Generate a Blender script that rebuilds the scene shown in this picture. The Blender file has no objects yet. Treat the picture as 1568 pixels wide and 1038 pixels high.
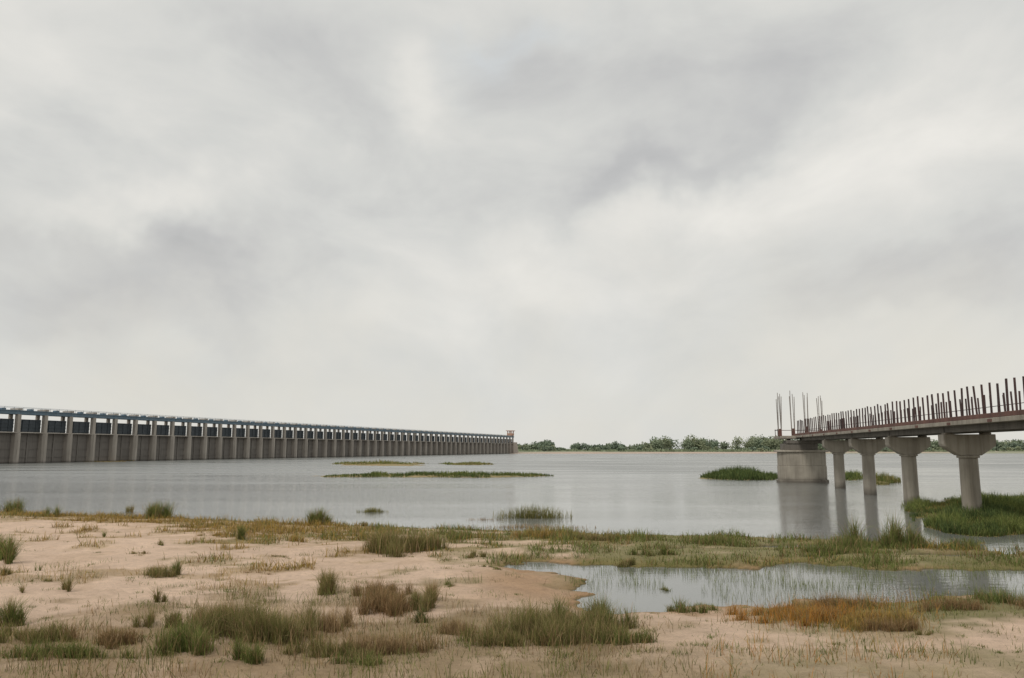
import bpy, math, numpy as np
from mathutils import Vector
rng=np.random.default_rng(7)
F=1184.0; CX=784.0; CY=519.0; HC=4.0
P=math.atan(168/F); cp,sp=math.cos(P),math.sin(P)
scene=bpy.context.scene

# ---------- survey helpers: photo pixel <-> place on the ground ----------
def ray(u,v):
    a=(np.asarray(u,float)-CX)/F; b=(CY-np.asarray(v,float))/F
    return a, cp-b*sp, sp+b*cp
def ground(u,v,z=0.0):
    a,dy,dz=ray(u,v); t=(z-HC)/dz
    return a*t, dy*t
def proj(x,y,z=0.0):
    y=np.maximum(y,7.0)
    d=y*cp+(z-HC)*sp; h=-y*sp+(z-HC)*cp
    return CX+F*x/d, CY-F*h/d
def Yof(v): return ground(0*np.asarray(v)+CX,v)[1]

# ---------- numpy value noise ----------
_perm=np.random.default_rng(3).random((256,256))
def vn(x,y):
    xi=np.floor(x).astype(int); yi=np.floor(y).astype(int); fx=x-xi; fy=y-yi
    fx=fx*fx*(3-2*fx); fy=fy*fy*(3-2*fy)
    g=lambda i,j:_perm[i%256,j%256]
    return (g(xi,yi)*(1-fx)+g(xi+1,yi)*fx)*(1-fy)+(g(xi,yi+1)*(1-fx)+g(xi+1,yi+1)*fx)*fy
def fbm(x,y,o=4):
    s=0;a=.5;t=0
    for i in range(o):
        s=s+a*vn(x*2**i+17.3*i,y*2**i+5.1*i); t+=a; a*=.55
    return s/t
def sst(a,b,x):
    t=np.clip((x-a)/(b-a),0,1); return t*t*(3-2*t)

# ---------- materials ----------
def s2l(c): return tuple(((v/255)/12.92 if v/255<=.04045 else ((v/255+.055)/1.055)**2.4) for v in c)
def newmat(name):
    m=bpy.data.materials.new(name); m.use_nodes=True; n=m.node_tree; n.nodes.clear()
    o=n.nodes.new('ShaderNodeOutputMaterial'); b=n.nodes.new('ShaderNodeBsdfPrincipled')
    n.links.new(b.outputs[0],o.inputs[0]); return m,n,b
def nz(n,vec,scale,detail=4,rough=.55):
    t=n.nodes.new('ShaderNodeTexNoise'); t.inputs['Scale'].default_value=scale
    t.inputs['Detail'].default_value=detail; t.inputs['Roughness'].default_value=rough
    if vec: n.links.new(vec,t.inputs['Vector'])
    return t
def mapping(n,vec,sc):
    m=n.nodes.new('ShaderNodeMapping'); m.inputs['Scale'].default_value=sc; n.links.new(vec,m.inputs['Vector']); return m.outputs[0]
def mixc(n,f,a,b,mode='MIX'):
    m=n.nodes.new('ShaderNodeMix'); m.data_type='RGBA'; m.blend_type=mode
    for s,i in ((f,0),(a,6),(b,7)):
        if isinstance(s,(int,float)): m.inputs[i].default_value=s
        elif isinstance(s,tuple): m.inputs[i].default_value=(*s[:3],1)
        else: n.links.new(s,m.inputs[i])
    return m.outputs[2]
def ramp(n,f,stops):
    r=n.nodes.new('ShaderNodeValToRGB'); e=r.color_ramp.elements
    while len(e)<len(stops): e.new(.5)
    for k,(p,c) in enumerate(stops):
        e[k].position=p; e[k].color=(*c,1) if not isinstance(c,(int,float)) else (c,c,c,1)
    n.links.new(f,r.inputs[0]); return r.outputs[0]
def mth(n,op,a,b=None):
    m=n.nodes.new('ShaderNodeMath'); m.operation=op
    for i,s in enumerate((a,b)):
        if s is None: continue
        if isinstance(s,(int,float)): m.inputs[i].default_value=s
        else: n.links.new(s,m.inputs[i])
    return m.outputs[0]
def mrange(n,s,a,b,c,d):
    k=n.nodes.new('ShaderNodeMapRange')
    for i,q in enumerate((a,b,c,d)): k.inputs[i+1].default_value=q
    n.links.new(s,k.inputs[0]); return k.outputs[0]
def bump(n,b,h,st,dist):
    k=n.nodes.new('ShaderNodeBump'); k.inputs['Strength'].default_value=st; k.inputs['Distance'].default_value=dist
    n.links.new(h,k.inputs['Height']); n.links.new(k.outputs[0],b.inputs['Normal'])

def mat_surface(name,dark,light,stain,rough=.85,scale=.6,waterline=True):
    m,n,b=newmat(name); g=n.nodes.new('ShaderNodeNewGeometry').outputs['Position']
    a=nz(n,g,scale,6).outputs[0]; st=nz(n,mapping(n,g,(2.2,2.2,.12)),1.2,5,.65).outputs[0]
    c=ramp(n,a,[(.3,dark),(.7,light)])
    c=mixc(n,ramp(n,st,[(.45,0.0),(.72,.75)]),c,stain)
    if waterline:
        s=n.nodes.new('ShaderNodeSeparateXYZ'); n.links.new(g,s.inputs[0])
        z=mth(n,'ADD',s.outputs[2],mth(n,'MULTIPLY',a,.8))
        w=ramp(n,mth(n,'MULTIPLY',z,.5),[(.25,.7),(.55,0.0)])
        c=mixc(n,w,c,tuple(k*.45 for k in stain))
    n.links.new(c,b.inputs['Base Color']); b.inputs['Roughness'].default_value=rough
    bump(n,b,nz(n,g,9,4).outputs[0],.4,.03); return m
M_conc=mat_surface('concrete',(.28,.25,.205),(.41,.37,.305),(.16,.138,.11))
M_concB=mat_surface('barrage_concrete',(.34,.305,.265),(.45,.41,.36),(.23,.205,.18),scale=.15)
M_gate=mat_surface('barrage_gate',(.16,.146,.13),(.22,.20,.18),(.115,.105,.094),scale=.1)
M_dark=mat_surface('dark_steel_panel',(.042,.054,.064),(.07,.085,.098),(.035,.04,.046),rough=.6,waterline=False)
M_blue=mat_surface('blue_painted_steel',(.08,.14,.19),(.14,.21,.27),(.09,.10,.11),rough=.5,waterline=False)
M_rust=mat_surface('rusted_kerb',(.11,.05,.04),(.20,.10,.075),(.08,.05,.04),waterline=False)
M_rebar=mat_surface('rusty_bar',(.035,.018,.018),(.075,.036,.032),(.025,.016,.014),waterline=False,rough=.7)
M_pale=mat_surface('pale_bar',(.22,.20,.18),(.34,.31,.28),(.16,.10,.07),waterline=False)
M_pink=mat_surface('cabin_paint',(.45,.25,.17),(.52,.31,.22),(.3,.19,.14),waterline=False)
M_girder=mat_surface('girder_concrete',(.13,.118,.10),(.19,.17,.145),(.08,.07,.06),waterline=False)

def mat_leaf(name,trans=.25):
    m,n,b=newmat(name); a=n.nodes.new('ShaderNodeAttribute'); a.attribute_name='Col'
    n.links.new(a.outputs['Color'],b.inputs['Base Color']); b.inputs['Roughness'].default_value=.8
    b.inputs['Specular IOR Level'].default_value=.15
    t=n.nodes.new('ShaderNodeBsdfTranslucent'); n.links.new(a.outputs['Color'],t.inputs[0])
    mx=n.nodes.new('ShaderNodeMixShader'); mx.inputs[0].default_value=trans
    o=[k for k in n.nodes if k.type=='OUTPUT_MATERIAL'][0]
    n.links.new(b.outputs[0],mx.inputs[1]); n.links.new(t.outputs[0],mx.inputs[2]); n.links.new(mx.outputs[0],o.inputs[0]); return m
M_grass=mat_leaf('grass_blades'); M_tree=mat_leaf('tree_foliage',.1)

# ---------- mesh helpers ----------
def mesh_np(name,V,T,mat,col=None,smooth=False,quads=False):
    me=bpy.data.meshes.new(name); k=4 if quads else 3
    me.vertices.add(len(V)); me.vertices.foreach_set('co',np.ascontiguousarray(V,np.float32).ravel())
    me.loops.add(T.size); me.loops.foreach_set('vertex_index',T.astype(np.int32).ravel())
    me.polygons.add(len(T)); me.polygons.foreach_set('loop_start',np.arange(len(T),dtype=np.int32)*k)
    if smooth: me.polygons.foreach_set('use_smooth',np.ones(len(T),bool))
    me.update(calc_edges=True); me.validate()
    if col is not None:
        ca=me.color_attributes.new(name='Col',type='FLOAT_COLOR',domain='POINT')
        c4=np.ones((len(V),4),np.float32); c4[:,:3]=col; ca.data.foreach_set('color',c4.ravel())
    me.materials.append(mat); ob=bpy.data.objects.new(name,me); scene.collection.objects.link(ob); return ob
class MB:
    def __init__(s): s.v=[];s.f=[]
    def prism(s,poly,z0,z1,fr=None,poly2=None):
        b=len(s.v);n=len(poly); p2=poly2 or poly
        for p in poly: s.v.append((p[0],p[1],z0))
        for p in p2: s.v.append((p[0],p[1],z1))
        s.f.append(tuple(b+i for i in reversed(range(n)))); s.f.append(tuple(b+n+i for i in range(n)))
        for i in range(n): j=(i+1)%n; s.f.append((b+i,b+j,b+n+j,b+n+i))
    def box(s,x0,x1,y0,y1,z0,z1): s.prism([(x0,y0),(x1,y0),(x1,y1),(x0,y1)],z0,z1)
    def cyl(s,x,y,r,z0,z1,n=12,r2=None):
        c=[(x+r*math.cos(2*math.pi*i/n),y+r*math.sin(2*math.pi*i/n)) for i in range(n)]
        r2=r if r2 is None else r2
        c2=[(x+r2*math.cos(2*math.pi*i/n),y+r2*math.sin(2*math.pi*i/n)) for i in range(n)]
        s.prism(c,z0,z1,poly2=c2)
    def rod(s,a,b,r,n=5):
        a=Vector(a);b=Vector(b);d=(b-a).normalized(); q=d.to_track_quat('Z','Y'); k=len(s.v)
        for e in (a,b):
            for i in range(n): s.v.append(tuple(e+q@Vector((r*math.cos(2*math.pi*i/n),r*math.sin(2*math.pi*i/n),0))))
        s.f.append(tuple(k+i for i in reversed(range(n)))); s.f.append(tuple(k+n+i for i in range(n)))
        for i in range(n): j=(i+1)%n; s.f.append((k+i,k+j,k+n+j,k+n+i))
    def done(s,name,mat,parent=None,bevel=0):
        me=bpy.data.meshes.new(name); me.from_pydata(s.v,[],s.f); me.materials.append(mat); me.update()
        ob=bpy.data.objects.new(name,me); scene.collection.objects.link(ob)
        if parent: ob.parent=parent
        if bevel:
            m=ob.modifiers.new('bevel','BEVEL'); m.width=bevel; m.segments=2; m.limit_method='ANGLE'
        return ob
def empty(name,loc,rz):
    e=bpy.data.objects.new(name,None); e.location=loc; e.rotation_euler=(0,0,rz); scene.collection.objects.link(e); return e

# ---------- terrain ----------
SU=[-900,-300,0,200,400,560,800,1000,1200,1320,1450,1568,2400]
SV=[772,779,785,791,799,806,812,819,825,829,832,836,850]
pond_px=[(785,867),(830,861),(900,864),(960,869),(1050,867),(1150,872),(1230,864),(1330,868),(1450,876),(1568,868),(1750,872),(2000,895),
 (1800,935),(1568,925),(1490,915),(1400,918),(1330,925),(1230,925),(1150,932),(1070,934),(1000,938),(930,938),(892,928),(872,905),(900,893),(885,886),(850,880)]
pond=np.array([ground(u,v) for u,v in pond_px])
PUD=[(1240,839,70,5),(1440,834,55,8),(1545,840,55,10),(1425,798,26,5),(1160,847,50,3),(1480,853,95,3.6),(1400,812,30,7),(1030,846,45,2),(1340,850,45,2.6),(1500,808,30,4)]
ISL=[(1137,731,60,5),(672,729,172,2.6),(580,710,75,2.0),(712,711,40,1.3),(1505,791,108,26),(1350,738,28,4),(1306,731,22,5),(1640,775,130,22),(140,706,60,1.5),(590,712,60,1.5)]
def poly_sd(x,y,poly):
    x=x.ravel();y=y.ravel(); best=np.full(x.shape,1e9); ins=np.zeros(x.shape,bool); n=len(poly)
    for i in range(n):
        ax,ay=poly[i];bx,by=poly[(i+1)%n]; ex,ey=bx-ax,by-ay
        t=np.clip(((x-ax)*ex+(y-ay)*ey)/(ex*ex+ey*ey),0,1)
        best=np.minimum(best,np.hypot(x-ax-t*ex,y-ay-t*ey))
        c=((ay>y)!=(by>y))&(x<(bx-ax)*(y-ay)/(by-ay+1e-12)+ax); ins^=c
    return np.where(ins,best,-best)
def terrain(x,y):
    sh=x.shape; x=x.ravel().astype(float); y=y.ravel().astype(float)
    u,v=proj(x,y)
    s=Yof(np.interp(u,SU,SV))-y + (fbm(x*.5,y*.5,3)-.5)*3.0
    h=np.where(s<0,np.maximum(-1.5,s*.15),.03+.22*(1-np.exp(-np.maximum(s,0)/5)))
    land=sst(0,4,s)
    h+=land*((fbm(x*.25,y*.25,3)-.45)*.24+(fbm(x*1.3+9,y*1.3,3)-.5)*.10)
    h=np.where((s>.3)&(h<.03),.03,h)
    sd=poly_sd(x,y,pond)+(fbm(x*.9+40,y*.9,3)-.5)*1.9
    h=np.where(sd>0,-np.minimum(.35,sd*.15)-.005,h*sst(-.3,1,np.minimum(1,-sd/2.5))+.004*(sd<=0))
    wob2=(fbm(x*.12+80,y*.12,3)-.5)*1.6+(fbm(x*.5+10,y*.5,3)-.5)*1.2
    for a,b,c,d in ISL:
        e=((u-a)/c)**2+((v-b)/d)**2+wob2; h=np.where((e<1)&(y>28),np.maximum(h,(1-e)*.22),h)
    wob=(fbm(x*.8+80,y*.8,3)-.5)*1.4
    for a,b,c,d in PUD:
        e=((u-a)/c)**2+((v-b)/d)**2+wob; h=np.where((e<1),np.minimum(h,(e-1)*.25),h)
    # far bank
    fy=640+(fbm(x*.006,x*0+3,3)-.5)*90
    h=np.where(y>fy,np.minimum(3.0,.02+(y-fy)*.02),h)
    h=np.where(y<-2,np.maximum(h,.2),h)
    return h.reshape(sh),s.reshape(sh),sd.reshape(sh),u.reshape(sh),v.reshape(sh)
def axis(lo,hi,step,g,end0,end1):
    c=list(np.arange(lo,hi,step)); s=step;x=c[-1]
    while x<end1: s*=g; x+=s; c.append(x)
    s=step;x=c[0];L=[]
    while x>end0: s*=g; x-=s; L.append(x)
    return np.array(L[::-1]+c)
xs=axis(-36,40,.17,1.035,-7000,7000); ys=axis(9,52,.15,1.02,-120,8000)
X,Y=np.meshgrid(xs,ys); H,S,SD,U,Vv=terrain(X,Y)
def L(*c): return np.array(s2l(c))
def vegmask(x,y,u,v,s):
    """0..1 amount of low grass"""
    n1=fbm(x*.35,y*.8,4); n2=fbm(x*1.5+7,y*1.5,3); n4=fbm(x*.45+90,y*1.1+13,3)
    vs=np.interp(u,SU,SV)
    w=np.interp(u,[-200,0,150,300,600,800,900,1568,2200],[14,14,20,44,46,50,48,46,60])
    band=(1-sst(.5,1.35,(v-vs)/w+(n1-.5)*1.6))*(v>vs-3)
    band=band*(1-.8*sst(.52,.64,n4)*(1-sst(900,1150,u))*sst(2,9,v-vs))
    right=sst(1080,1250,u)*sst(920,935,v)*(1-sst(968,1000,v+ (n1-.5)*60))
    mid=(sst(860,900,u))*(v>vs)*(1-sst(866,876,v))
    low=sst(945,990,v+(n1-.5)*120)*(1-sst(850,1150,u+(n1-.5)*200))*.9
    lowr=sst(1000,1040,v+(n1-.5)*80)*.5
    isl=(y>Yof(vs)+1)*1.0
    spot=sst(.57,.69,fbm(x*.55+60,y*.7+20,3))*.5*(v>vs)
    m=np.maximum.reduce([band,right,mid,low,lowr,isl*.95,spot])
    return np.clip(m*(.35+1.3*n2)*1.15,0,1)*(y<640)
VM=vegmask(X,Y,U,Vv,S)
n=fbm(X*.2,Y*.2,4)[...,None]; n3=fbm(X*.6+31,Y*.6,3)[...,None]
sand=L(222,194,170)*(.92+.17*n)
sand=sand*(1-.28*sst(.52,.7,n3))+L(186,158,128)*(.28*sst(.52,.7,n3))
wet=np.maximum(sst(-1.6,.1,SD),(1-sst(.0,2.2,S))*.8)*(Y<60)
wf=np.exp(-(((U-815)/95)**2+((Vv-905)/32)**2)**1.5)*.75
wet=np.maximum(wet,wf)[...,None]
sand=sand*(1-wet)+L(172,138,104)*wet
och=fbm(X*.3+50,Y*.3,3); gr=np.clip(sst(250,1000,U)*.75+ (och-.5)*1.6+.15,0,1)[...,None]
vc=L(150,126,78)*(1-gr)+L(114,116,66)*gr
fgl=(sst(880,930,Vv)*(1-sst(1050,1200,U)))[...,None]
litter=L(158,134,102)*(1-gr*.6)+L(122,114,76)*gr*.6
vc=vc*(1-fgl)+litter*fgl
far=(Y>600)[...,None]
farc=L(190,170,154)*(1-sst(.45,.6,fbm(X*.006,Y*.03,3))[...,None])+L(156,156,134)*sst(.45,.6,fbm(X*.006,Y*.03,3))[...,None]
farc=np.where((Y>735)[...,None],L(118,127,106),farc)
col=sand*(1-VM[...,None]*.8)+vc*VM[...,None]*.8
col=np.where(far,farc,col)
col=np.where((H<0)[...,None]&(Y<600)[...,None],L(96,88,66),col)
ny,nx=X.shape; idx=np.arange(nx*ny).reshape(ny,nx)
Q=np.stack([idx[:-1,:-1],idx[:-1,1:],idx[1:,1:],idx[1:,:-1]],-1).reshape(-1,4)
m,nt,b=newmat('sand_and_soil'); g=nt.nodes.new('ShaderNodeNewGeometry').outputs['Position']
a=nt.nodes.new('ShaderNodeAttribute'); a.attribute_name='Col'
f1=nz(nt,g,5,8,.7).outputs[0]; f2=nz(nt,g,.9,5,.6).outputs[0]; f3=nz(nt,g,45,3,.6).outputs[0]
c=mixc(nt,1.0,a.outputs['Color'],ramp(nt,f1,[(.25,.78),(.5,1.0),(.75,1.10)]),'MULTIPLY')
c=mixc(nt,1.0,c,ramp(nt,f2,[(.3,.88),(.7,1.06)]),'MULTIPLY')
c=mixc(nt,1.0,c,ramp(nt,f3,[(.3,.82),(.7,1.10)]),'MULTIPLY')
sp1=nz(nt,g,14,4,.7).outputs[0]
c=mixc(nt,ramp(nt,sp1,[(.64,0.0),(.70,.5)]),c,s2l((130,106,78)))
nt.links.new(c,b.inputs['Base Color']); b.inputs['Roughness'].default_value=.95; b.inputs['Specular IOR Level'].default_value=.15
vo=nt.nodes.new('ShaderNodeTexVoronoi'); vo.feature='SMOOTH_F1'; vo.inputs['Scale'].default_value=2.3; nt.links.new(g,vo.inputs['Vector'])
hh=mth(nt,'ADD',mth(nt,'MULTIPLY',vo.outputs[0],.6),mth(nt,'ADD',f1,mth(nt,'MULTIPLY',f3,.2)))
bump(nt,b,hh,1.0,.12)
mesh_np('ground',np.stack([X,Y,H],-1).reshape(-1,3),Q,m,col.reshape(-1,3),smooth=True,quads=True)

# ---------- water ----------
m,nt,b=newmat('river_water'); g=nt.nodes.new('ShaderNodeNewGeometry').outputs['Position']
b.inputs['Base Color'].default_value=(.195,.20,.188,1); b.inputs['IOR'].default_value=1.33
w1=nz(nt,mapping(nt,g,(.5,1.3,1)),2.2,4,.6).outputs[0]; w2=nz(nt,mapping(nt,g,(.02,.10,1)),1,4).outputs[0]
pat=ramp(nt,w2,[(.35,.4),(.65,1.0)])
sy=nt.nodes.new('ShaderNodeSeparateXYZ'); nt.links.new(g,sy.inputs[0])
nt.links.new(mth(nt,'MULTIPLY',mrange(nt,sy.outputs[1],35,170,.04,.38),pat),b.inputs['Roughness'])
bump(nt,b,mth(nt,'MULTIPLY',mth(nt,'MULTIPLY',w1,pat),mrange(nt,sy.outputs[1],28,110,.12,1.2)),.9,.09)
mb=MB(); mb.v=[(-7000,-100,0),(7000,-100,0),(7000,7900,0),(-7000,7900,0)]; mb.f=[(0,1,2,3)]; mb.done('river_water',m)

# ---------- barrage ----------
ax_,ay_=ground(0,710.0); ax_=float(ax_);ay_=float(ay_)
a_,dy_,_=ray(1145,687); dd=math.atan2(float(dy_),float(a_))
bar=empty('barrage',(ax_,ay_,0),dd)     # local +X runs along the barrage, local -Y faces the viewer
BAY=8.6; N0=-9; N1=55; x0=3.6+N0*BAY; x1=3.6+N1*BAY
pier=MB(); col_=MB(); gate=MB(); panel=MB(); deck=MB(); gan=MB(); mot=MB(); brk=MB()
for i in range(N0,N1+1):
    x=3.6+i*BAY
    pier.prism([(x-.75,-1.1),(x-.35,-1.8),(x+.35,-1.8),(x+.75,-1.1),(x+.75,3),(x-.75,3)],-2,8.3)
    col_.box(x-.55,x+.55,-1.25,-.2,8.55,13.4)
    col_.box(x-.4,x+.4,1.6,2.4,8.55,13.4)
    if i<N1:
        a0,a1=x+.75,x+BAY-.75
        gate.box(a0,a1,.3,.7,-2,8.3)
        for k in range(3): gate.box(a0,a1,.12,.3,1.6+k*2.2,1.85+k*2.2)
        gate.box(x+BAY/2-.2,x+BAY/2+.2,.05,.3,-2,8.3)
        panel.box(x+.55,x+BAY-.55,.1,.3,8.6,12.1)
        for k in range(4): panel.box(x+.55,x+BAY-.55,-.05,.1,8.9+k*.95,9.05+k*.95)
        for k in range(1,4): panel.box(x+k*BAY/4-.06,x+k*BAY/4+.06,-.1,.1,8.6,12.1)
        mot.box(x+BAY/2-.6,x+BAY/2+.6,-.5,.7,14.55,15.0)
    brk.box(x-.7,x+.7,-1.3,1.6,14.55,15.05)
deck.box(x0-2,x1+2,-1.35,3.2,8.3,8.55)
gan.box(x0-2,x1+2,-1.2,-.9,13.4,14.3); gan.box(x0-2,x1+2,1.9,2.2,13.4,14.3); gan.box(x0-2,x1+2,-1.4,2.4,14.3,14.5)
for sgn in (-1.35,2.35):
    gan.box(x0-2,x1+2,sgn-.03,sgn+.03,15.3,15.36)
    for k in range(int((x1-x0)/2.9)): gan.box(x0+k*2.9,x0+k*2.9+.06,sgn-.03,sgn+.03,14.5,15.3)
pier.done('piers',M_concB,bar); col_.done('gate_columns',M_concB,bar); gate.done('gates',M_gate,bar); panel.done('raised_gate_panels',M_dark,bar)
deck.done('lower_walkway',M_concB,bar); gan.done('hoist_gantry',M_blue,bar); mot.done('hoist_motors',M_blue,bar); brk.done('hoist_bases',M_concB,bar)
ab=MB(); ab.prism([(x1+.8,-2),(x1+14,-2),(x1+14,6),(x1+.8,6)],-2,9.5,poly2=[(x1+.8,-1),(x1+12,-1),(x1+12,5),(x1+.8,5)]); ab.done('abutment',M_concB,bar)
cb=MB()
for px in (x1-5,x1+1):
    for py in (-1,2): cb.box(px,px+.7,py,py+.7,14.5,18.9)
cb.box(x1-6,x1+2.7,-2,3.7,18.9,19.4); cb.box(x1-5.3,x1+2,-1.2,2.9,15.2,17.0); cb.done('control_cabin',M_pink,bar)

# ---------- unfinished road bridge ----------
LB=19.0; sl=.1824*.99; rz=math.atan2(1,sl)
br=empty('unfinished_bridge',(LB,0,0),rz)  # local X along bridge, local +Y is the left (viewer) side
k_=math.hypot(1,sl)
W=1.8
PY=(14,25,36,47.2,58.2,69.2,80.2)
col_=MB(); cap=MB()
for wy in PY:
    x=wy*k_
    col_.cyl(x,0,.54,-1.5,3.45,20,.51)
    cap.cyl(x,0,.62,3.45,3.6,20)
    def yz(poly,xa,xb):
        b0=len(cap.v);n=len(poly)
        for xx in (xa,xb):
            for p in poly: cap.v.append((xx,p[0],p[1]))
        cap.f.append(tuple(b0+i for i in range(n))); cap.f.append(tuple(b0+n+i for i in reversed(range(n))))
        for i in range(n): j=(i+1)%n; cap.f.append((b0+i,b0+n+i,b0+n+j,b0+j))
    yz([(-.6,3.6),(.6,3.6),(1.4,4.15),(1.45,4.3),(1.45,4.86),(-1.45,4.86),(-1.45,4.3),(-1.4,4.15)],x-.48,x+.48)
    for yy in (-1.05,1.05): cap.box(x-.3,x+.3,yy-.25,yy+.25,4.86,4.96)
col_.done('columns',M_conc,br,.03); cap.done('hammerhead_caps',M_conc,br,.04)
EY=94.0
e=EY*k_; s0=4.0
gd=MB()
spans=[s0]+[w*k_ for w in PY]+[e]
for a0,a1 in zip(spans[:-1],spans[1:]):
    for yy in (-1.05,0,1.05):
        gd.box(a0+.06,a1-.06,yy-.17,yy+.17,4.96,5.32)
    gd.box((a0+a1)/2-.12,(a0+a1)/2+.12,-.88,-.17,5.0,5.32); gd.box((a0+a1)/2-.12,(a0+a1)/2+.12,.17,.88,5.0,5.32)
gd.done('girders',M_girder,br)
sb=MB()
for a0,a1 in zip(spans[:-1],spans[1:]): sb.box(a0+.02,a1-.02,-W,W,5.323,5.56)
sb.done('deck_slab',M_conc,br,.02)
kb=MB()
for a0,a1 in zip(spans[:-1],spans[1:]):
    for yy in (-W+.02,W-.24): kb.box(a0+.03,a1-.03,yy,yy+.22,5.563,5.80)
kb.done('kerbs',M_rust,br,.015)
rb=MB(); R=np.random.default_rng(5)
for side,h0 in ((W-.13,7.32),(-W+.13,7.25)):
    x=s0+.3
    while x<e-1:
        tall=h0+R.normal(0,.04); lx,ly=R.normal(0,.025,2)
        rb.rod((x,side,5.8),(x+lx,side+ly,tall),.055)
        if R.random()<.35: rb.rod((x+.12,side,5.8),(x+.12+lx*2,side+ly,tall-.15*R.random()),.02)
        x+=.92*(.94+.12*R.random())
    rb.rod((s0,side,6.12),(e-1,side,6.12),.018)
rb.done('railing_bars',M_rebar,br)
rr=MB()
for xx in np.arange(s0+2,e-2,5.6): rr.box(xx,xx+.5,W+.002,W+.03,5.35,5.5)
rr.done('drain_spouts',M_rust,br)
# river end pier (well foundation with cap)
ep=MB(); OF=1.15
def stad(cx,L_,w,n=10):
    o=[]
    for i in range(n+1):
        t=-math.pi/2+math.pi*i/n; o.append((cx+w*math.sin(t) ,L_+w*math.cos(t)))
    o2=[(2*cx-p[0],-p[1]) for p in o]
    return [(p[0],p[1]+OF) for p in (o+o2)[::-1]]
ep.prism(stad(e,1.5,1.5),-1.5,.35)
ep.prism(stad(e,1.45,1.38),.35,2.0); ep.prism(stad(e,1.44,1.35),2.0,3.6)
ep.prism(stad(e,1.6,1.55),3.6,3.85)
ep.done('end_pier',M_conc,br,.05)
ec=MB(); ec.box(e-1.1,e+.9,-.6,3.4,3.853,4.6); ec.box(e-1.2,e+1.0,-1.7,3.0,4.603,5.0); ec.done('end_pier_cap',M_girder,br,.04)
pf=MB(); pf.box(e+.03,e+4.2,-2.2,3.6,5.2,5.56); pf.box(e-1.1,e,W+.01,3.6,5.2,5.5)
for yy in (-1.2,.6,2.4): pf.box(e+.2,e+1,yy-.2,yy+.2,5.0,5.2)
pf.done('end_platform',M_conc,br,.03)
st=MB(); bars=MB(); ties=MB()
for uu,wy in ((1195.5,94.3),(1216,97.2),(1237,94.8),(1258.5,97)):
    wx=(uu-784)/F*wy*cp
    dx=wx-LB; lx=dx*math.cos(rz)+wy*math.sin(rz); ly=-dx*math.sin(rz)+wy*math.cos(rz)
    st.box(lx-.2,lx+.2,ly-.2,ly+.2,5.5,6.3+.5*R.random())
    for ax2,ay2 in ((-.17,-.17),(.17,-.17),(.17,.17),(-.17,.17),(0,.2),(0,-.2)):
        t=10.5+R.normal(0,.3); bars.rod((lx+ax2,ly+ay2,6.2),(lx+ax2*1.2+R.normal(0,.08),ly+ay2*1.2+R.normal(0,.08),t),.04)
    for z in np.arange(6.9,8.6,.35): ties.box(lx-.2,lx+.2,ly-.21,ly-.19,z,z+.03); ties.box(lx-.2,lx+.2,ly+.19,ly+.21,z,z+.03)
st.done('column_stubs',M_rust,br,.02); bars.done('starter_bars',M_pale,br); ties.done('bar_ties',M_rebar,br)
tr=MB(); tr.rod((e-.5,3.5,6.3),(e+3.5,3.5,6.3),.035); tr.rod((e+4,-2.1,6.3),(e+4,3.5,6.3),.035)
for q in (-.5,1.5,3.5): tr.rod((e+q,3.5,5.5),(e+q,3.5,6.4),.04)
tr.done('platform_guard',M_rebar,br)

# ---------- grass ----------
def Hxy(x,y):
    return terrain(np.asarray(x),np.asarray(y))[0]
PAL={'green':[(108,118,62),(126,130,76),(90,102,54)],'olive':[(122,118,70),(106,108,60),(144,134,92)],
 'ochre':[(172,142,78),(154,128,68),(134,124,72)],'orange':[(186,132,62),(168,120,60),(144,120,66)],
 'dead':[(170,144,108),(148,124,92),(128,110,78)],'dark':[(84,98,56),(98,108,62),(72,86,50)],'brown':[(132,106,74),(154,126,92),(116,102,68)]}
def blades(x,y,z,h,w,col,lean=.35):
    n=len(x); a=rng.random(n)*2*np.pi; dx,dy=np.cos(a),np.sin(a); la=rng.random(n)*2*np.pi
    le=h*lean*np.abs(rng.normal(0,1,n)); lx,ly=np.cos(la)*le,np.sin(la)*le
    B=np.stack([x,y,z],-1); wd=np.stack([dx,dy,0*dx],-1)*(w/2)[:,None]
    mid=B+np.stack([lx*.35,ly*.35,h*.55],-1); tip=B+np.stack([lx,ly,h*np.clip(1-.25*(le/h)**2,.4,1)],-1)
    V=np.stack([B-wd,B+wd,mid+wd*.75,mid-wd*.75,tip],1)
    o=(np.arange(n)*5)[:,None]; T=np.concatenate([o+[0,1,2],o+[0,2,3],o+[3,2,4]],1).reshape(-1,3)
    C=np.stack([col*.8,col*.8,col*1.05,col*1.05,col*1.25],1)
    return V.reshape(-1,3),T,C.reshape(-1,3)
def pick(pal,n):
    p=np.array([s2l(c) for c in PAL[pal]]); return p[rng.integers(0,len(p),n)]*(.7+.6*rng.random((n,1)))
def scatter(name,x,y,h,w,pal,lean=.35,zoff=-.02,zfix=None):
    z=(Hxy(x,y) if zfix is None else np.maximum(Hxy(x,y),zfix))+zoff
    c=pal if not isinstance(pal,str) else pick(pal,len(x))
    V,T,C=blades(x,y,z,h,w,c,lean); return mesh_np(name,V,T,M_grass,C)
N=760000
x=rng.uniform(-60,60,N); y=9+47*rng.random(N)**.95
ok=np.abs(x)<y*.85+8; x,y=x[ok],y[ok]
h_,s_,sd_,u_,v_=terrain(x,y); vm=vegmask(x,y,u_,v_,s_)
patch=fbm(x*.9+3,y*.9,3)
keep=(rng.random(len(x))<sst(.22,.85,vm)*(.2+1.3*sst(.4,.62,patch)))&(h_>-.02)&(v_<1500)
x,y,h_,s_,u_,v_,patch=[q[keep] for q in (x,y,h_,s_,u_,v_,patch)]
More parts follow.
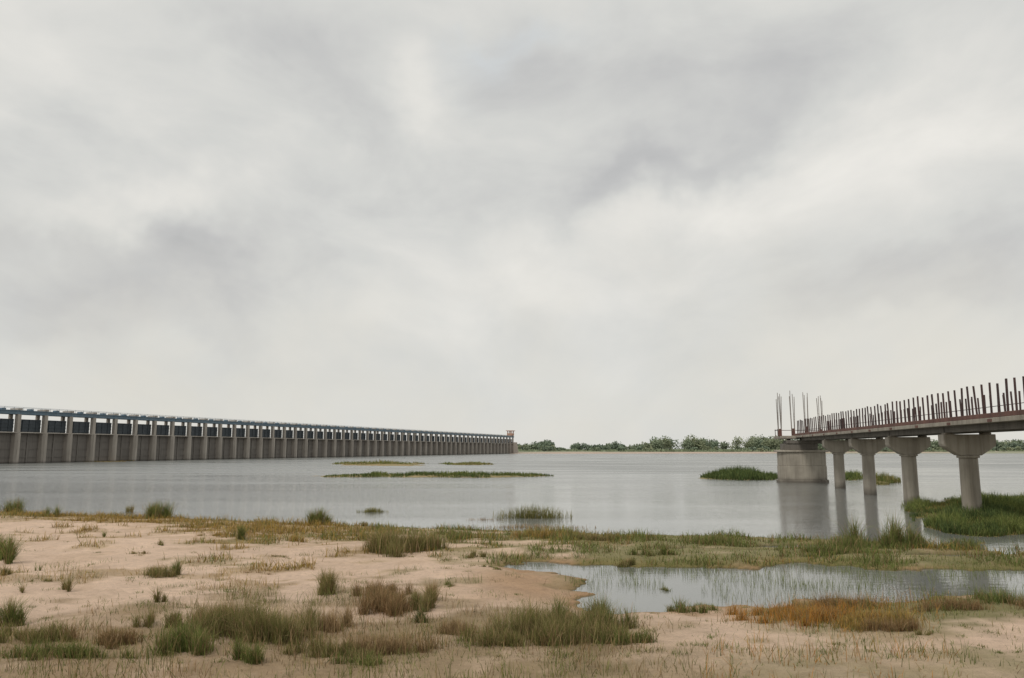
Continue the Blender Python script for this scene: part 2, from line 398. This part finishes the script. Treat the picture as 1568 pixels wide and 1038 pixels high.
nb=len(x); g_=np.clip(sst(250,1000,u_)*.8+(fbm(x*.3+50,y*.3,3)-.5)*1.8+.1,0,1)
isg=rng.random(nb)<g_
fgm=(v_>915)
colr=np.where(isg[:,None],pick('green',nb),pick('ochre',nb))
colr=np.where((rng.random(nb)<.2)[:,None],pick('brown',nb),colr)
gp=sst(.42,.6,fbm(x*.6+33,y*.6,3))
colr=np.where((fgm&(u_<1080))[:,None],np.where((rng.random(nb)<.25+.6*gp)[:,None],np.where((rng.random(nb)<.4)[:,None],pick('green',nb),pick('olive',nb)),pick('dead',nb)),colr)
colr=np.where((fgm&(u_>=1080)&(rng.random(nb)<.45*(1-sst(1350,1500,u_)))) [:,None],pick('orange',nb),colr)
hg=.05+.40*rng.random(nb)**1.6*np.clip(patch*2.6-.65,.12,1.35)
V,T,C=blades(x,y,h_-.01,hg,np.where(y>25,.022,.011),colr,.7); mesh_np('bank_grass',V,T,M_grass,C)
print('bank blades',nb)
TUF=[(18,784,26,3,.95,1100,'green'),(80,795,10,2,.7,350,'green'),(232,796,26,3,1.0,1600,'green'),(190,784,10,2,.6,300,'olive'),(372,834,10,2,.65,400,'green'),
(498,806,24,2.5,1.05,1300,'green'),
(620,852,58,8,.85,3000,'olive'),(590,852,50,7,.6,1400,'dead'),(12,872,14,7,1.1,1100,'green'),(240,895,38,4,.38,1200,'olive'),(262,895,12,3,.45,500,'green'),
(99,922,9,3,.42,300,'olive'),(245,942,11,3,.45,300,'olive'),(500,920,20,6,.55,1200,'olive'),(160,829,6,1,.3,120,'green'),(247,845,7,1.4,.3,130,'green'),
(570,932,26,6,.5,900,'dead'),(600,950,50,10,.52,2600,'brown'),(645,950,22,7,.66,1300,'olive'),(590,928,40,6,.4,1000,'brown'),(640,968,16,5,.35,400,'dark'),(660,935,14,4,.45,600,'dead'),
(350,992,75,14,.74,4400,'olive'),(440,995,50,12,.62,2400,'olive'),(290,1015,50,10,.55,2200,'green'),(510,980,25,8,.45,1100,'dead'),(380,1036,30,6,.4,900,'green'),(330,975,50,8,.55,1500,'dead'),(250,980,30,6,.4,700,'olive'),
(850,992,110,13,.64,5600,'olive'),(900,980,60,10,.6,3000,'green'),(760,1003,60,8,.42,1500,'olive'),(960,1003,45,6,.35,1000,'green'),(600,1015,80,8,.4,2000,'dead'),(870,1000,90,9,.45,2200,'olive'),(700,985,50,8,.35,1100,'dead'),
(685,912,18,3,.14,250,'green'),(15,975,26,7,.6,1200,'green'),(60,1000,60,8,.42,2000,'olive'),(100,1028,90,8,.32,2400,'green'),(232,975,5,3,.4,100,'olive'),(180,1005,60,8,.35,1400,'brown'),(500,1020,60,8,.38,1500,'olive'),(560,1036,60,5,.25,900,'green'),
(1012,904,18,2.2,.16,350,'green'),(1062,943,30,5,.36,900,'green'),(1240,968,100,14,.36,4200,'orange'),(1330,975,80,12,.34,3000,'ochre'),(1180,953,60,9,.3,1800,'orange'),
(1290,942,80,6,.42,2200,'brown'),(1370,985,45,5,.28,1100,'brown'),(1480,950,90,9,.32,2000,'brown'),(1520,940,70,7,.35,1800,'green'),(1420,995,20,3,.15,200,'olive'),
(1370,840,38,5,1.2,1900,'green'),(1300,846,60,4,.6,1300,'green'),(955,868,22,2,.35,500,'olive'),(1250,856,60,3,.4,1000,'green'),
(60,885,5,2,.25,60,'green'),(35,925,8,2,.25,90,'olive'),(8,893,14,3,.35,300,'olive'),(565,806,10,2,.5,250,'olive'),(718,862,18,2,.3,300,'olive'),(1470,842,80,4,.5,1400,'green'),
(455,838,16,2,.35,300,'ochre'),(700,832,30,2.5,.5,600,'green'),(820,828,40,3,.5,800,'ochre'),(900,835,50,3,.5,1000,'olive'),(1100,838,60,3,.5,1200,'green'),(1020,858,40,2,.4,700,'green'),
(70,905,20,2.5,.16,200,'olive'),(210,862,24,2,.14,220,'olive'),(440,862,22,2,.14,200,'olive'),(400,888,30,2,.10,200,'brown'),(330,830,24,2,.2,260,'ochre'),(750,878,20,2,.14,200,'green')]
for (u,v,a,bb,h,nn,pal) in TUF:
    r=np.minimum(np.abs(rng.normal(0,.55,nn)),1.5); t=rng.random(nn)*2*np.pi
    k=max(2,int(a/5)); kc=rng.integers(0,k,nn); ku=rng.normal(0,.5,k); kv=rng.normal(0,.5,k); ks=.5+.7*rng.random(k)
    uu=u+a*(ku[kc]+.22*r*np.cos(t)*2*.8); vv=v+bb*(kv[kc]*.9+.3*r*np.sin(t))
    gx,gy=ground(uu,vv); hh=h*ks[kc]*(.4+.75*rng.random(nn)**1.3)
    z=np.maximum(Hxy(gx,gy),-.03)-.02; c=pick(pal,nn)
    mixm=rng.random(nn)<.25; c=np.where(mixm[:,None],pick('dead',nn),c)
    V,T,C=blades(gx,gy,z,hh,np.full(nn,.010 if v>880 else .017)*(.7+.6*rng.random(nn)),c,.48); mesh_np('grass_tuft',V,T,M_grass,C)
# tiny sprigs scattered over the sand
N=420; NB=15000; uu=rng.uniform(-100,1568,N); vv=rng.uniform(800,1038,N); cx,cy=ground(uu,vv); kk=rng.integers(0,N,NB); sz=.5+2.4*rng.random(N)**2
gx=cx[kk]+rng.normal(0,.12,NB)*sz[kk]; gy=cy[kk]+rng.normal(0,.10,NB)*sz[kk]; hz=Hxy(gx,gy); ok=hz>.02
cs=np.where((rng.random(N)<.6)[kk][:,None],pick('green',NB),pick('olive',NB))
scatter('sand_sprigs',gx[ok],gy[ok],.03+.10*rng.random(ok.sum())*sz[kk][ok]**.5,np.full(ok.sum(),.011),cs[ok],.9)
# emergent reeds in the pond
N=7500; uu=rng.uniform(900,1600,N); vv=rng.uniform(862,925,N); gx,gy=ground(uu,vv); pt=fbm(gx*.8+11,gy*.8,3); ok=(pt>.48)&(rng.random(N)<np.where(vv>905,.35,.95))
scatter('pond_reeds',gx[ok],gy[ok],.12+.26*rng.random(ok.sum()),np.full(ok.sum(),.009),'green',.3,zfix=-.03)
def reed(name,u,v,a,bb,h,nn,pal,w=.03):
    uu=u+a*np.clip(rng.normal(0,.45,nn),-1,1); vv=v+bb*np.clip(rng.normal(0,.5,nn),-1,1); gx,gy=ground(uu,vv)
    scatter(name,gx,gy,h*(.3+.7*rng.random(nn))*(1-.4*np.abs((uu-u)/a)),np.full(nn,w),pal,.5,zfix=-.03)
reed('river_reeds',815,793,60,1.8,1.05,900,'olive',.022); reed('river_reeds',812,808,100,1.5,.35,450,'dead',.02); reed('river_reeds',570,784,24,.8,.45,350,'olive',.025)
reed('river_reeds',745,796,35,.8,.3,120,'dead',.02); reed('river_reeds',1410,776,30,4,.9,900,'green',.022); reed('river_reeds',1500,765,40,3,.8,900,'green',.022)
def island(name,i,nn,h,pals,w,sc=1.0):
    a,b_,c_,d_=ISL[i]; t=rng.random(nn)*2*np.pi; r=np.sqrt(rng.random(nn))*1.2*sc
    uu=a+c_*r*np.cos(t); vv=b_+d_*r*np.sin(t); gx,gy=ground(uu,vv); hz=Hxy(gx,gy); k=fbm(gx*.35,gy*.35,3)
    ok=(hz>-.02)&(gy<600)&(rng.random(nn)<sst(.3,.5,k)); gx,gy,r,k=gx[ok],gy[ok],r[ok],k[ok]
    c=np.where((rng.random(len(gx))<sst(.4,.6,fbm(gx*.5+5,gy*.5,2)))[:,None],pick(pals[0],len(gx)),pick(pals[1],len(gx)))
    scatter(name,gx,gy,h*(.3+.7*rng.random(len(gx)))*(.2+1.3*sst(.3,.75,k))*np.clip(1.15-.6*r,.3,1),np.full(len(gx),w),c,.55)
nm='river_island_plants'
island(nm,0,9000,1.2,('dark','dark'),.09); island(nm,1,12000,.6,('green','dark'),.08); island(nm,2,5000,.9,('green','olive'),.12)
island(nm,3,3000,.7,('green','olive'),.12); island(nm,4,30000,.85,('green','dark'),.035); island(nm,5,2500,.9,('green','olive'),.07)
island(nm,6,2500,1.0,('green','dark'),.07); island(nm,7,12000,1.0,('green','dark'),.05); island(nm,8,2500,.9,('ochre','olive'),.12)

# ---------- distant trees ----------
tu=[-400,700,800,815,830,845,860,880,930,945,960,990,1010,1040,1060,1100,1150,1190,1220,1300,1400,1568,2600]
tv=[676,678,681,677,672,678,682,679,682,674,682,677,669,667,671,673,668,668,669,671,673,675,672]
VV=[];CC=[]
def leafquads(c,rad,n,size,base):
    d=rng.normal(0,1,(n,3)); d/=np.linalg.norm(d,axis=1)[:,None]; r=rng.random(n)**.45
    lump=1+.28*np.sin(d[:,0]*5+c[0])*np.cos(d[:,2]*6+c[1])
    p=c+d*(r*lump)[:,None]*rad
    a=rng.normal(0,1,(n,3)); a/=np.linalg.norm(a,axis=1)[:,None]; b=np.cross(a,rng.normal(0,1,(n,3))); b/=np.linalg.norm(b,axis=1)[:,None]
    s=size*(.5+rng.random(n))[:,None]
    V=np.stack([p-a*s,p+b*s*.8,p+a*s,p-b*s*.8],1)
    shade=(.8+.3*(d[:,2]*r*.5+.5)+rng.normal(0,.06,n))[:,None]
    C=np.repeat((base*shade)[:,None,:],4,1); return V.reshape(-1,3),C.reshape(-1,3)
tb=[L(132,142,118),L(122,135,114),L(140,146,118),L(118,130,112)]  # greyed greens: distance haze is mixed into the foliage colours
for row,(dist,cnt) in enumerate(((790,190),(870,190),(745,180))):
    for i in range(cnt):
        u=rng.uniform(790,2300) if row!=1 else rng.uniform(770,2300); vt=np.interp(u,tu,tv)
        D=dist+rng.normal(0,12); xx=(u-CX)/F*D
        Ht=max(3,(687-vt)*D/F+3)*rng.uniform(.65,1.08)
        if row==2: Ht=rng.uniform(2.5,5)
        base=tb[rng.integers(0,4)]*rng.uniform(.88,1.1); wd=Ht*rng.uniform(.45,.65)+1.5
        cr=np.array([xx,D,1.8+Ht*.5])
        for q in range(3 if row<2 else 2):
            o=np.array([rng.normal(0,wd*.5),rng.normal(0,2),rng.normal(0,Ht*.07)])
            rr_=np.array([wd*.65,wd*.6,Ht*.47])*rng.uniform(.75,1.05)
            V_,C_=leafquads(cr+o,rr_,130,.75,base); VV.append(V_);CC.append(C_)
        t0=.35; tz=1.8+Ht*.5
        V_=np.array([[xx-t0,D,1],[xx+t0,D,1],[xx+t0*.4,D,tz],[xx-t0*.4,D,tz],[xx,D-t0,1],[xx,D+t0,1],[xx,D+t0*.4,tz],[xx,D-t0*.4,tz]]); VV.append(V_);CC.append(np.tile(L(90,80,70),(8,1)))
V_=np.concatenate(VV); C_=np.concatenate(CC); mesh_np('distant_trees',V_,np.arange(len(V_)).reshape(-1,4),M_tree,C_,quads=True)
N=14000; xx=rng.uniform(0,1150,N); D=rng.uniform(715,770,N); hh=.6+3*rng.random(N)*fbm(xx*.05,D*.05,3)*1.4
V,T,C=blades(xx,D,np.full(N,1.2),hh,np.full(N,1.8),np.tile(L(132,142,114),(N,1))*rng.uniform(.75,1.15,(N,1)),.4); mesh_np('distant_scrub',V,T,M_tree,C)  # scrub takes the same haze-greyed green as the trees

# ---------- sky ----------
w=bpy.data.worlds.new("World"); scene.world=w; w.use_nodes=True; n=w.node_tree; n.nodes.clear()
SE,SR=math.radians(52),math.radians(215)
out=n.nodes.new('ShaderNodeOutputWorld'); bg=n.nodes.new('ShaderNodeBackground'); bg2=n.nodes.new('ShaderNodeBackground')
sky=n.nodes.new('ShaderNodeTexSky'); sky.sky_type='NISHITA'; sky.sun_disc=False; sky.sun_elevation=SE; sky.sun_rotation=SR
n.links.new(sky.outputs[0],bg.inputs[0]); bg.inputs[1].default_value=.08
tc=n.nodes.new('ShaderNodeTexCoord').outputs['Generated']
def vm_(op,a,b=None):
    k=n.nodes.new('ShaderNodeVectorMath'); k.operation=op
    for i,s in enumerate((a,b)):
        if s is None: continue
        if isinstance(s,tuple): k.inputs[i].default_value=s
        else: n.links.new(s,k.inputs[i])
    return k.outputs[0]
nrm=vm_('NORMALIZE',tc)
s0_=n.nodes.new('ShaderNodeSeparateXYZ'); n.links.new(nrm,s0_.inputs[0])
zc=mth(n,'ADD',mth(n,'MAXIMUM',s0_.outputs[2],0.0),.5)
cmb=n.nodes.new('ShaderNodeCombineXYZ'); n.links.new(mth(n,'DIVIDE',s0_.outputs[0],zc),cmb.inputs[0]); n.links.new(mth(n,'MULTIPLY',s0_.outputs[2],2.2),cmb.inputs[1]); n.links.new(s0_.outputs[1],cmb.inputs[2])
N1_=nz(n,cmb.outputs[0],3.6,7,.54); N1_.inputs['Distortion'].default_value=.35
N3_=nz(n,nrm,3.4,5,.58)
warp=vm_('MULTIPLY',vm_('SUBTRACT',N3_.outputs[1],(.5,.5,.5)),(.38,.38,.30))
wd=vm_('NORMALIZE',vm_('ADD',nrm,warp))
s1=n.nodes.new('ShaderNodeSeparateXYZ'); n.links.new(wd,s1.inputs[0])
az=mth(n,'ARCTAN2',s1.outputs[0],s1.outputs[1]); el=mth(n,'ARCSINE',s1.outputs[2])
def azel(u,v):
    a,b,c=[float(q) for q in ray(u,v)]; r=math.sqrt(a*a+b*b+c*c); return math.atan2(a,b),math.asin(c/r)
BL=[(150,410,230,60,5,-.85),(340,430,120,45,10,-.3),(50,180,120,50,-10,-.35),(430,90,120,55,25,-.5),(570,240,110,55,35,-.4),
(1000,250,190,38,-18,-.8),(920,140,170,60,0,-.35),(1440,420,160,40,-5,-.55),(1470,490,120,25,0,-.5),(720,30,150,35,0,-.25),(120,520,220,28,0,-.3),(1150,110,110,55,-20,-.35),
(250,310,120,35,-15,.65),(130,70,170,70,0,.4),(760,380,190,60,0,.5),(650,170,50,28,0,.4),(1080,330,130,35,0,.4),(1440,160,140,90,0,.55),(850,470,280,40,0,.25)]
acc=mth(n,'MULTIPLY',mth(n,'SUBTRACT',N1_.outputs[0],.5),2.3)
acc=mth(n,'MULTIPLY',acc,mrange(n,s0_.outputs[2],.0,.25,.25,1))
def blob(u,v,a,b,rot,amp,A_=None):
    A,E=azel(u,v); ca,sa=math.cos(math.radians(rot)),math.sin(math.radians(rot))
    da=mth(n,'SUBTRACT',az,A); de=mth(n,'SUBTRACT',el,E)
    p=mth(n,'SUBTRACT',mth(n,'MULTIPLY',da,ca*F/a),mth(n,'MULTIPLY',de,sa*F/a))
    q=mth(n,'ADD',mth(n,'MULTIPLY',da,sa*F/b),mth(n,'MULTIPLY',de,ca*F/b))
    r=mth(n,'ADD',mth(n,'MULTIPLY',p,p),mth(n,'MULTIPLY',q,q))
    return mth(n,'MULTIPLY',mth(n,'EXPONENT',mth(n,'MULTIPLY',r,-.7)),amp)
for t in BL: acc=mth(n,'ADD',acc,blob(*t))
val=mth(n,'ADD',mth(n,'MULTIPLY',acc,.42),.61)
cc=ramp(n,val,[(0,s2l((176,177,177))),(.3,s2l((196,196,195))),(.55,s2l((215,215,211))),(.8,s2l((231,229,223))),(1,s2l((243,240,233)))])
bl=mth(n,'MULTIPLY',blob(820,95,75,20,-25,.7),mrange(n,N1_.outputs[0],.4,.6,.3,1)); cc=mixc(n,bl,cc,s2l((210,219,226)))
wm=mth(n,'MULTIPLY',mrange(n,el,.02,.34,1,0),mrange(n,N3_.outputs[0],.42,.65,0,.5)); cc=mixc(n,wm,cc,s2l((230,224,210)))
n.links.new(cc,bg2.inputs[0]); bg2.inputs[1].default_value=1.0
mx=n.nodes.new('ShaderNodeMixShader'); mx.inputs[0].default_value=.95
n.links.new(bg.outputs[0],mx.inputs[1]); n.links.new(bg2.outputs[0],mx.inputs[2]); n.links.new(mx.outputs[0],out.inputs[0])

sd=bpy.data.lights.new('sun','SUN'); sd.energy=1.5; sd.angle=math.radians(14); sd.color=(1,.96,.9)
so=bpy.data.objects.new('sun',sd); scene.collection.objects.link(so)
dv=Vector((math.sin(SR)*math.cos(SE),math.cos(SR)*math.cos(SE),math.sin(SE))); so.rotation_euler=dv.to_track_quat('Z','Y').to_euler()

cam=bpy.data.cameras.new('camera'); co=bpy.data.objects.new('camera',cam); scene.collection.objects.link(co)
co.location=(0,0,HC); co.rotation_euler=(math.radians(90)+P,0,0); cam.sensor_width=36; cam.lens=36*F/1568; cam.clip_start=.1; cam.clip_end=20000
scene.camera=co
scene.view_settings.view_transform='Standard'; scene.view_settings.look='None'; scene.view_settings.exposure=0
